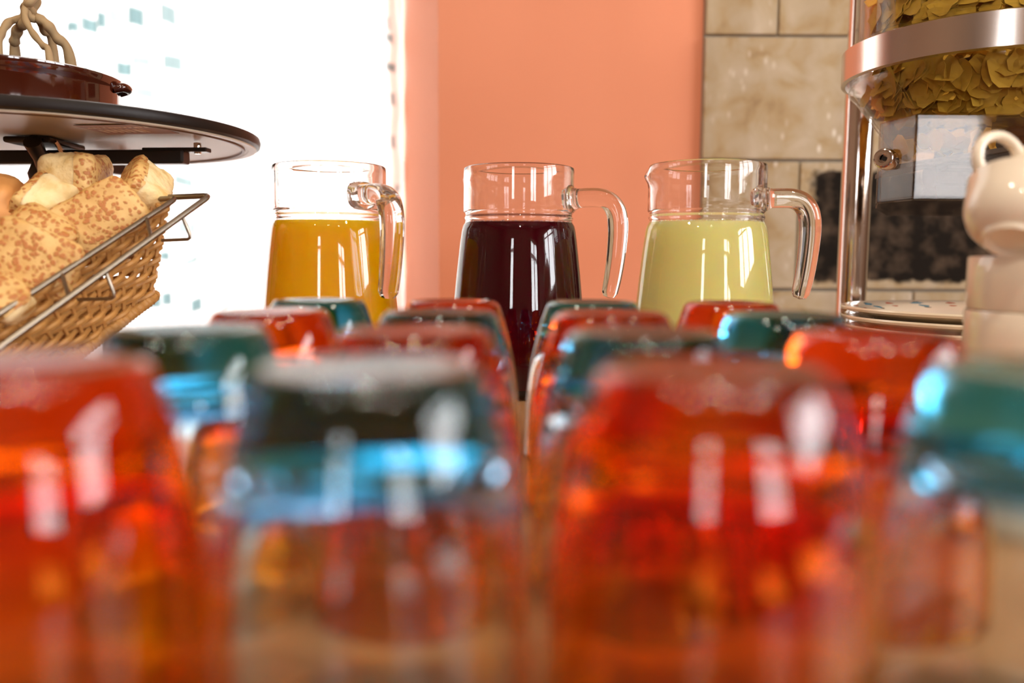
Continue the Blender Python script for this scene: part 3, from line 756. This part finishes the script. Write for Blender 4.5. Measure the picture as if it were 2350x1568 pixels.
# ---------------------------------------------------------------- bread
from mathutils import noise as mn
def bread(px, py, Y, size, axis, roll, label, thr=0.42, ex=3.2, seed=0, crust='crust', face=None):
    """size (a, b, t): half extents; t along the crust axis (world direction)"""
    z = Vector(axis).normalized(); x = Vector((math.cos(roll), 0, math.sin(roll)));
    x = (x - z * x.dot(z)).normalized(); y = z.cross(x)
    m = Matrix((x, y, z)).transposed().to_4x4(); m.translation = U(px, py, Y)
    g = bmesh.new(); bmesh.ops.create_cube(g, size=2.0); bmesh.ops.subdivide_edges(g, edges=g.edges[:], cuts=15, use_grid_fill=True)
    nrm = {}
    for vv in g.verts:
        c = vv.co; k = (abs(c.x) ** ex * 1 + abs(c.y) ** ex + abs(c.z) ** ex) ** (1 / ex) if c.length > 0 else 1
        s = 1.0 / max(k, 1e-6); dd = c * s
        n3 = mn.noise(dd * 1.3 + Vector((seed * 5.1, 0, 0))) * 0.10 + mn.noise(dd * 6 + Vector((seed, 3, 0))) * 0.035 + mn.noise(dd * 17 + Vector((seed, 3, 9))) * 0.022
        taper = 1.0 + 0.10 * dd.z
        vv.co = Vector((dd.x * size[0] * taper, dd.y * size[1] * taper, dd.z * size[2] * (1 + 0.15 * (1 - dd.x ** 2)))) * (1 + n3)
        nrm[vv.index] = dd
    g.verts.ensure_lookup_table(); g.faces.ensure_lookup_table()
    cg = bmesh.new(); vm = {}
    g.normal_update()
    g.verts.index_update()
    for f in g.faces:
        fz = sum(nrm[q.index].z for q in f.verts) / 4
        nse = mn.noise(f.calc_center_median() * 90 + Vector((seed, 0, 0))) * 0.16
        if fz > thr + nse:
            vs = []
            for q in f.verts:
                if q.index not in vm: vm[q.index] = cg.verts.new(q.co + q.normal * 0.0007)
                vs.append(vm[q.index])
            cg.faces.new(vs)
    o = obj('bread_piece', g, M['crumb']); o.matrix_world = m
    tag(o, label, 'bread', 'bread pieces in the basket')
    c = obj('crust', cg, M[crust], o)
    return o
tocam = (0.45, -0.85, 0.15)
bread(172, 422, 0.705, (0.024, 0.036, 0.021), (0.96, 0.22, -0.10), 1.25, 'tallest bread piece with a pale crumb face, upright at the back of the heap', thr=0.35, ex=6, seed=1, face=(-0.50, -0.80, 0.1))
bread(330, 448, 0.690, (0.020, 0.027, 0.017), (-0.70, -0.50, 0.50), 0.55, 'spotted bread piece with a torn crumb side at the upper right end of the basket', thr=0.55, ex=8, seed=2, face=(0.6, -0.75, -0.1))
bread(234, 512, 0.655, (0.023, 0.030, 0.015), (0.30, -0.92, 0.22), -0.95, 'large spotted bread piece in the middle, resting on the wire rail', thr=0.25, ex=7, seed=3)
bread(106, 478, 0.665, (0.020, 0.020, 0.016), (-0.90, -0.15, 0.40), -0.25, 'pale crumb bread piece wedged left of the tall one', thr=0.6, ex=8, seed=4, face=(0.35, -0.9, 0.1))
bread(92, 548, 0.625, (0.022, 0.018, 0.014), (0.30, -0.75, 0.60), -0.6, 'small spotted bread piece below the pale crumb one', thr=0.2, ex=5, seed=5)
bread(78, 606, 0.590, (0.029, 0.022, 0.015), (0.25, -0.92, 0.25), -0.35, 'broad spotted bread piece at the left, in front of the others', thr=0.2, ex=6, seed=6)
bread(-2, 478, 0.66, (0.021, 0.026, 0.018), (0.2, -0.75, 0.6), 0.3, 'smooth brown roll cut off by the left edge', thr=-0.6, ex=2.4, seed=7, crust='bun')
bread(2, 690, 0.555, (0.020, 0.015, 0.012), (0.2, -0.8, 0.6), -0.6, 'yellow bread corner lowest in the basket at the left edge', thr=0.75, ex=3.5, seed=8)
bread(250, 560, 0.70, (0.022, 0.016, 0.014), (0.3, -0.6, 0.7), -0.5, 'bread piece buried under the middle pieces', thr=0.2, ex=4, seed=9)

# ---------------------------------------------------------------- cereal dispenser
QY = 0.62; qc = U(2273, 150, QY); QX = qc.x
ds = empty('cereal_dispenser', (QX, QY, TAB)); tag(ds, 'clear cereal dispenser with a steel band, full of corn flakes, at the right', 'dispenser')
RR = 0.1010                                       # steel band radius
zr0 = U(2262, 98, QY - RR).z - TAB; zr1 = U(2262, 6, QY - RR).z - TAB
ztop = zr1 + 0.16
bm = bmesh.new(); lathe(bm, [(RR - 0.003, zr0), (RR, zr0 + 0.0008), (RR + 0.0004, zr1 - 0.001), (RR - 0.001, zr1), (RR - 0.003, zr1)], 128, closed=True)
obj('steel_band', bm, M['steel'], ds)
RC = RR - 0.0045
bm = bmesh.new(); lathe(bm, [(RC - 0.003, zr0 + 0.002), (RC, zr0 + 0.002), (RC, zr1 + 0.003), (RC - 0.004, zr1 + 0.005), (RC - 0.004, ztop), (RC - 0.007, ztop), (RC - 0.007, zr1 + 0.004)], 96, closed=True)
obj('canister', bm, M['acrylic'], ds)
zb1 = U(2150, 265, QY - RR).z - TAB; zbn = zb1 - 0.0
# hopper cone
bm = bmesh.new(); lathe(bm, [(RC - 0.002, zr0 + 0.001), (RC - 0.001, zr0 - 0.006), (RC - 0.006, zr0 - 0.011), (0.062, zb1 - 0.006), (0.060, zb1 - 0.006), (RC - 0.0085, zr0 - 0.0105), (RC - 0.0045, zr0 - 0.005), (RC - 0.0045, zr0 + 0.001)], 96, closed=True)
obj('hopper', bm, M['acrylic'], ds)
# housing, polygonal in plan
fl = U(2096, 400, 0.512); bl = U(2014, 400, 0.548)
pl = [(fl.x - QX, 0.512 - QY), (bl.x - QX, 0.548 - QY), (U(2012, 400, 0.600).x - QX, 0.600 - QY), (U(2036, 400, 0.69).x - QX, 0.69 - QY)]
pr_ = [(-x, y) for x, y in pl][::-1]
poly = pl + pr_
zh0 = U(2200, 460, 0.512).z - TAB
bm = bmesh.new(); prism(bm, poly, zh0, zb1)
bm.faces.ensure_lookup_table()
bmesh.ops.recalc_face_normals(bm, faces=bm.faces[:])
top = max(bm.faces, key=lambda f: f.calc_center_median().z)
# open the top under the hopper
ho = obj('housing', bm, M['acrylic_box'], ds, smooth=False)
sm_ = ho.modifiers.new('thickness', 'SOLIDIFY'); sm_.thickness = 0.0028; sm_.offset = -1
bv_ = ho.modifiers.new('bevel', 'BEVEL'); bv_.width = 0.001; bv_.segments = 2
# knob (lock) on the chamfered side
kp = U(2026, 362, 0.530) - Vector((QX, QY, TAB))
kax = Vector((-0.62, -0.78, 0.02)).normalized(); km = kax.to_track_quat('Z', 'Y').to_matrix().to_4x4(); km.translation = kp + Vector((0.004, 0.006, 0))
bm = bmesh.new(); lathe(bm, [(0, -0.001), (0.0022, -0.001), (0.0024, 0.0035), (0.0046, 0.0040), (0.0060, 0.0034), (0.0066, 0.002), (0.0066, -0.008), (0.0058, -0.0085), (0.0056, -0.010), (0.0044, -0.0105), (0, -0.0105)], 40)
k_ = obj('lock_knob', bm, M['chrome'], ds); k_.matrix_parent_inverse = Matrix.Identity(4); k_.matrix_local = km
bm = bmesh.new(); lathe(bm, [(0, -0.016), (0.0048, -0.016), (0.0048, -0.0106), (0, -0.0106)], 24)
k_ = obj('knob_washer', bm, M['black'], ds); k_.matrix_local = km
bm = bmesh.new(); tube(bm, [(0, 0, 0.0), (0, 0, 0.0022)], 0.0015, 8)
k_ = obj('key_slot', bm, M['black'], ds); k_.matrix_local = km
# rotor inside the housing
rz = (zh0 + zb1) / 2 - 0.002
bm = bmesh.new(); m4 = Matrix.Translation((0.0, -0.03, rz)) @ Matrix.Rotation(PI / 2, 4, 'Y')
lathe(bm, [(0, -0.055), (0.010, -0.055), (0.010, 0.055), (0, 0.055)], 24)
for k in range(5):
    box(bm, -0.001, 0.004, -0.053, 0.001, 0.021, 0.053, mtx=Matrix.Rotation(2 * PI * k / 5 + 0.5, 4, 'Z'))
bmesh.ops.transform(bm, matrix=m4, verts=bm.verts[:]); obj('rotor', bm, M['rotor'], ds, smooth=False)
bm = bmesh.new()
q = [bm.verts.new(p) for p in ((-0.098, -0.06, zb1 - 0.026), (-0.02, -0.085, zb1 - 0.014), (-0.02, 0.0, zb1 - 0.014), (-0.080, 0.0, zb1 - 0.026))]
bm.faces.new(q); r_ = bmesh.ops.extrude_face_region(bm, geom=bm.faces[:]); bmesh.ops.translate(bm, verts=[g for g in r_['geom'] if isinstance(g, bmesh.types.BMVert)], vec=(0, 0, -0.003))
bmesh.ops.recalc_face_normals(bm, faces=bm.faces[:]); obj('chute_plate', bm, M['rotor'], ds, smooth=False)
# pole and foot
PY_ = 0.765; pp = U(1963, 480, PY_); px_, py_ = pp.x - QX, PY_ - QY
FT = (EYE - 0.0815 - (EYE + (TAB - EYE) * 1.28)) / 1.28; F0 = (TAB - (EYE + (TAB - EYE) * 1.28)) / 1.28
bm = bmesh.new(); tube(bm, [(px_, py_, FT - 0.001), (px_, py_, 0.52)], 0.0132, 40); obj('pole', bm, M['chrome'], ds)
bm = bmesh.new(); tube(bm, [(px_, py_, FT - 0.001), (px_, py_, FT + 0.009)], 0.0160, 40); obj('collar', bm, M['chrome'], ds)
bm = bmesh.new(); box(bm, px_ - 0.03, py_ - 0.045, F0, px_ + 0.20, py_ + 0.045, FT, bevel=0.004); obj('foot', bm, M['steel'], ds, smooth=False)
bz = U(1965, 262, PY_).z - TAB
bm = bmesh.new(); box(bm, px_ - 0.002, py_ - 0.016, bz - 0.004, px_ + 0.03, py_ + 0.016, bz + 0.018, bevel=0.002)
obj('bracket', bm, M['black'], ds, smooth=False)

# corn flakes: the ones against the clear wall are individuals, the heart of the heap is one mass
def flake_bm(seed, n=11):
    r = random.Random(seed); bm = bmesh.new()
    ph = [r.uniform(0, 6.28) for _ in range(4)]; ax = r.uniform(0.72, 1.0); cu = r.uniform(0.05, 0.35); tw = r.uniform(-.25, .25)
    def P(rad, a, dz):
        rr = rad * (1 + 0.10 * math.sin(3 * a + ph[0]) + 0.07 * math.sin(5 * a + ph[1]) + 0.06 * math.sin(8 * a + ph[3]))
        x, y = rr * math.cos(a), rr * math.sin(a) * ax
        z = cu * (x * x - 0.3 * y * y) + tw * x * y + 0.10 * rad * math.sin(2.5 * a + ph[2]) + 0.07 * math.sin(5 * x + ph[0]) * math.cos(6 * y + ph[1])
        return Vector((x, y, z + dz))
    tops = []
    for s in (0.035, -0.035):
        c = bm.verts.new(P(0, 0, s)); r1 = [bm.verts.new(P(0.5, 2 * PI * k / n, s * 1.3)) for k in range(n)]; r2 = [bm.verts.new(P(1, 2 * PI * k / n, s * 0.5)) for k in range(n)]
        for k in range(n):
            bm.faces.new((c, r1[k], r1[(k + 1) % n])); bm.faces.new((r1[k], r2[k], r2[(k + 1) % n], r1[(k + 1) % n]))
        tops.append(r2)
    for k in range(n): bm.faces.new((tops[0][k], tops[0][(k + 1) % n], tops[1][(k + 1) % n], tops[1][k]))
    bmesh.ops.recalc_face_normals(bm, faces=bm.faces[:])
    return bm
def heap_r(z):        # inside radius of the container at height z above the counter
    if z > zr1 + 0.004: return RC - 0.0075
    if z > zr0 - 0.010: return RC - 0.0085
    t = (z - (zb1 - 0.006)) / ((zr0 - 0.011) - (zb1 - 0.006)); return 0.058 + max(0, t) * (RC - 0.0095 - 0.058)
def flake_mtx(a, z, inset, s, tiltr):
    r = heap_r(z) - inset
    pos = Vector((QX + r * math.cos(a), QY + r * math.sin(a), TAB + z))
    slope = 0.15 if z > zr0 - 0.01 else -0.15
    n = Vector((math.cos(a), math.sin(a), slope)).normalized()
    n = (n + Vector((R.uniform(-1, 1), R.uniform(-1, 1), R.uniform(-1, 1))) * tiltr).normalized()
    return Matrix.Translation(pos) @ n.to_track_quat('Z', 'Y').to_matrix().to_4x4() @ Matrix.Rotation(R.uniform(0, 6.28), 4, 'Z') @ Matrix.Scale(s, 4)
fl_me = []
for k in range(8):
    o = obj('corn_flake', flake_bm(k), M['flake']); fl_me.append(o)
zlo = zb1 + 0.004
nf = 0
for k in range(270):
    a = math.radians(R.uniform(176, 292)) if k % 9 else math.radians(R.uniform(150, 320))
    z = zlo + (zr1 + 0.045 - zlo) * R.random()
    if zr0 - 0.002 < z < zr1 and R.random() < 0.75: z = zlo + (zr0 - zlo) * R.random()
    s = R.uniform(0.0080, 0.0125)
    if nf < 8: o = fl_me[nf]
    else: o = fl_me[k % 8].copy(); C.objects.link(o)
    inset = s * R.uniform(0.55, 1.1)
    o.matrix_world = flake_mtx(a, z, inset, s, R.choice([0.15, 0.3, 0.6]))
    tag(o, 'golden corn flake lying against the clear wall of the dispenser', 'corn flake', 'corn flakes in the dispenser')
    nf += 1
for k in range(22):      # flakes fallen into the housing
    o = fl_me[k % 8].copy(); C.objects.link(o); s = R.uniform(0.0065, 0.0095)
    p = Vector((QX - 0.088 + 0.06 * R.random(), QY - 0.085 + 0.05 * R.random(), TAB + zb1 - 0.008 - 0.006 * R.random()))
    o.matrix_world = Matrix.Translation(p) @ Euler((R.uniform(0.3, 1.4), R.uniform(-.6, .6), R.uniform(0, 6))).to_matrix().to_4x4() @ Matrix.Scale(s, 4)
    tag(o, 'golden corn flake fallen into the housing below the hopper', 'corn flake', 'corn flakes in the housing')
core = bmesh.new()
base = [flake_bm(k + 50, 8) for k in range(3)]
tmpm = []
for b_ in base:
    me = bpy.data.meshes.new('flake_tmp'); b_.to_mesh(me); b_.free(); tmpm.append(me)
for k in range(1100):
    a = R.uniform(0, 2 * PI); z = zlo + (zr1 + 0.10 - zlo) * R.random(); s = R.uniform(0.008, 0.0115)
    mt = Matrix.Translation((-QX, -QY, -TAB)) @ flake_mtx(a, z, R.uniform(0.011, 0.030), s, 0.7)
    n0 = len(core.verts); core.from_mesh(tmpm[k % 3]); core.verts.ensure_lookup_table()
    for q in core.verts[n0:]: q.co = mt @ q.co
for me in tmpm: bpy.data.meshes.remove(me)
# solid heart so that nothing shows through
lathe(core, [(0, zb1 + 0.004), (0.030, zb1 + 0.004), (RC - 0.036, zr0 - 0.008), (RC - 0.034, zr1 + 0.08), (0, zr1 + 0.09)], 32)
hc = obj('corn_flake_mass', core, M['flake']); hc.location = (QX, QY, TAB)
tag(hc, 'packed corn flakes filling the middle of the dispenser', 'cereal', kind='stuff')

# the dispenser and its flakes at their real size and distance
E0 = Vector((0, 0, EYE)); DK = 1.28
SM = Matrix.Translation(E0) @ Matrix.Scale(DK, 4) @ Matrix.Translation(-E0)
for o in list(C.objects):
    if o.parent is None and (o.name.startswith('corn_flake') or o.name.startswith('cereal_dispenser')):
        o.matrix_world = SM @ (Matrix.Translation(o.location) if o.type == 'EMPTY' or 'mass' in o.name else o.matrix_world)

# ---------------------------------------------------------------- soup plates under the dispenser
def plate_bm():
    PR = 0.112
    bm = bmesh.new()
    lathe(bm, [(0, 0.003), (0.045, 0.003), (0.047, 0), (0.052, 0), (0.054, 0.003), (0.072, 0.0125), (0.085, 0.0245), (0.090, 0.0295), (0.098, 0.0325), (0.107, 0.0348), (0.1115, 0.0362), (PR, 0.0378), (0.1112, 0.0390),
               (0.108, 0.0387), (0.098, 0.0362), (0.088, 0.0330), (0.081, 0.0270), (0.068, 0.0150), (0.050, 0.0070), (0, 0.0060)], 96)
    return bm
PK = 1.24
plX, plY = U(2300, 700, 0.615 * PK).x, 0.615 * PK
rimz = U(1945, 697, 0.66 * PK).z
def deco(parent, PR=0.112):
    # painted border: blue leaves, red berries, black outlines and dots, on the sloping rim
    rim = lambda r: 0.0330 + (r - 0.088) * (0.0387 - 0.0330) / (0.108 - 0.088) + 0.00012
    def blob(a, r, la, lr, m, dz, shape=0):
        bm = bmesh.new(); n = 16; vs = []
        for k in range(n):
            t = 2 * PI * k / n; xx = math.cos(t) * la; yy = math.sin(t) * lr * (1 if not shape else (0.3 + 0.7 * abs(math.sin(t / 2 + PI / 4 * 0)) ) )
            if shape: yy = math.sin(t) * lr * (1 - 0.55 * math.cos(t)); yy += 0.25 * xx * (shape)
            rr = r + yy; aa = a + xx / r
            vs.append(bm.verts.new((rr * math.cos(aa), rr * math.sin(aa), rim(rr) + dz)))
        bm.faces.new(vs); bmesh.ops.recalc_face_normals(bm, faces=bm.faces[:])
        r_ = bmesh.ops.extrude_face_region(bm, geom=bm.faces[:]); bmesh.ops.translate(bm, verts=[g for g in r_['geom'] if isinstance(g, bmesh.types.BMVert)], vec=(0, 0, -0.0003))
        return obj('painted_' + m[1], bm, M[m[0]], parent, smooth=False)
    n = 22
    for k in range(n):
        a = 2 * PI * k / n
        if k % 2 == 0:
            blob(a, 0.0985, 0.0092, 0.0070, ('ink', 'outline'), 0.0, 0.9); blob(a, 0.0985, 0.0075, 0.0054, ('blueglaze', 'leaf'), 0.00015, 0.9)
        else:
            blob(a, 0.0985, 0.0062, 0.0066, ('ink', 'outline'), 0.0); blob(a, 0.0985, 0.0048, 0.0051, ('redglaze', 'berry'), 0.00015)
        for (da, dr) in ((0.112, 0.0025), (0.112, -0.0025), (0.165, 0.003), (0.165, -0.003)):
            blob(a + da, 0.0985 + dr, 0.0011, 0.0016, ('ink', 'dot'), 0.00005)
nstack = 4
zs = [rimz - 0.039 - 0.0115 * k for k in range(8)]
pz = rimz - 0.039 * PK
k = 0; pm = None
names = ['cream soup plate with a blue leaf and red berry border, topmost of its stack', 'cream soup plate directly under the painted top one', 'cream soup plate third from the top of the stack', 'cream soup plate fourth from the top of the stack', 'cream soup plate fifth from the top of the stack', 'cream soup plate at the bottom of the stack']
gap = (pz - TAB) / 5 if (pz - TAB) / 5 > 0.0055 else 0.006
nn = 6
while nn > 2 and (pz - TAB) / (nn - 1) < 0.0085: nn -= 1
gap = (pz - TAB - 0.0002) / (nn - 1)
for k in range(nn):
    if pm is None: o = pm = obj('soup_plate', plate_bm(), M['plate'])
    else: o = pm.copy(); C.objects.link(o)
    o.location = (plX, plY, pz - gap * k); o.scale = (PK,) * 3
    tag(o, names[k] if k < nn - 1 else names[5], 'plate', 'stacked soup plates')
    if k == 0: deco(o); first_plate = o

# ---------------------------------------------------------------- white crockery at the right edge
SK = 1.2
SX, SYY = U(2210, 650, 0.400 * SK).x + 0.0520 * SK, 0.400 * SK
def straight_cup():
    bm = bmesh.new()
    lathe(bm, [(0, 0.002), (0.026, 0.002), (0.028, 0), (0.031, 0), (0.032, 0.003), (0.0335, 0.010), (0.0375, 0.013), (0.0435, 0.0155), (0.0443, 0.0172), (0.0446, 0.030), (0.0446, 0.0402), (0.0440, 0.0412), (0.0425, 0.0408), (0.0420, 0.0390), (0.0412, 0.020), (0.032, 0.0165), (0.028, 0.007), (0, 0.0055)], 80)
    return bm
top_z = U(2215, 588, 0.400 * SK).z; step = 0.0262 * SK
cn = ['topmost', 'second from the top', 'third from the top', 'lowest', 'hidden lowest']
c0 = None
zz = [top_z - 0.0412 * SK - step * k for k in range(10)]; zz = [q for q in zz if q >= TAB - 0.0001]
extra = zz[-1] - TAB                     # the pile stands on a low saucer that takes up the rest
for k, q in enumerate(zz):
    if c0 is None: o = c0 = obj('white_bowl', straight_cup(), M['porcelain'])
    else: o = c0.copy(); C.objects.link(o)
    o.location = (SX + 0.0012 * (k % 2) - (0.0015 if k else 0), SYY, q); o.scale = (SK,) * 3
    tag(o, 'straight-sided white porcelain bowl, %s of the pile at the right edge' % cn[min(k, 4)], 'bowl', 'piled white bowls')
if extra > 0.0015:
    bm = bmesh.new(); lathe(bm, [(0, 0), (0.030, 0), (0.033, 0.001), (0.060, extra * 0.8 + 0.001), (0.0615, extra * 0.95 + 0.001), (0.059, extra + 0.0005), (0.040, extra), (0, extra - 0.0002)], 64)
    tag(obj('white_saucer', bm, M['porcelain'], loc=(SX, SYY, TAB + 0.0001)), 'white saucer under the pile of straight-sided bowls', 'saucer')

def cup(name, loc, axis, hint, label, sc_=1.0, handle=True, flat=1.0):
    z = Vector(axis).normalized(); x = Vector(hint); x = (x - z * x.dot(z)).normalized(); y = z.cross(x)
    m = Matrix((x, y, z)).transposed().to_4x4() @ Matrix.Diagonal((sc_, sc_, sc_ * flat, 1)); m.translation = loc
    e = empty(name, mtx=m); tag(e, label, 'cup', 'tilted white cups')
    bm = bmesh.new()
    lathe(bm, [(0, 0.0065), (0.0150, 0.0060), (0.0160, 0.0004), (0.0168, 0.0), (0.0188, 0.0), (0.0200, 0.0018), (0.0205, 0.0045), (0.0260, 0.008), (0.0315, 0.0145), (0.0350, 0.0230), (0.0368, 0.0330), (0.0374, 0.0430), (0.0380, 0.0520), (0.0386, 0.0565), (0.0378, 0.0575), (0.0366, 0.0560),
               (0.0352, 0.0430), (0.0340, 0.0320), (0.0320, 0.0240), (0.0285, 0.0160), (0.022, 0.0095), (0, 0.007)], 80)
    obj('cup_body', bm, M['porcelain'], e)
    if handle:
        bm = bmesh.new(); tube(bm, crom([(0.0345, 0, 0.047), (0.045, 0, 0.0515), (0.058, 0, 0.0485), (0.0650, 0, 0.037), (0.060, 0, 0.0240), (0.047, 0, 0.0180), (0.0325, 0, 0.0190)], 7), 0.0036, 14, up=(0, 1, 0), aspect=1.35)
        obj('handle', bm, M['porcelain'], e)
    return e
cl = U(2325, 560, 0.452)
cup('tea_cup', cl, (0.40, 0.40, 0.82), (1, 0, 0), 'white cup lying tilted on the bowl pile with its foot showing', 0.78, False, 0.80)
ring = U(2287, 362, 0.480); ax2 = Vector((0.66, 0.20, 0.72)).normalized(); h2 = Vector((-0.74, 0, 0.68)); h2 = (h2 - ax2 * h2.dot(ax2)).normalized()
cup('tea_cup', ring - h2 * 0.0490 * 0.78 - ax2 * 0.035 * 0.78, ax2, h2, 'white cup nested in the tilted one, ring handle raised', 0.78, True)
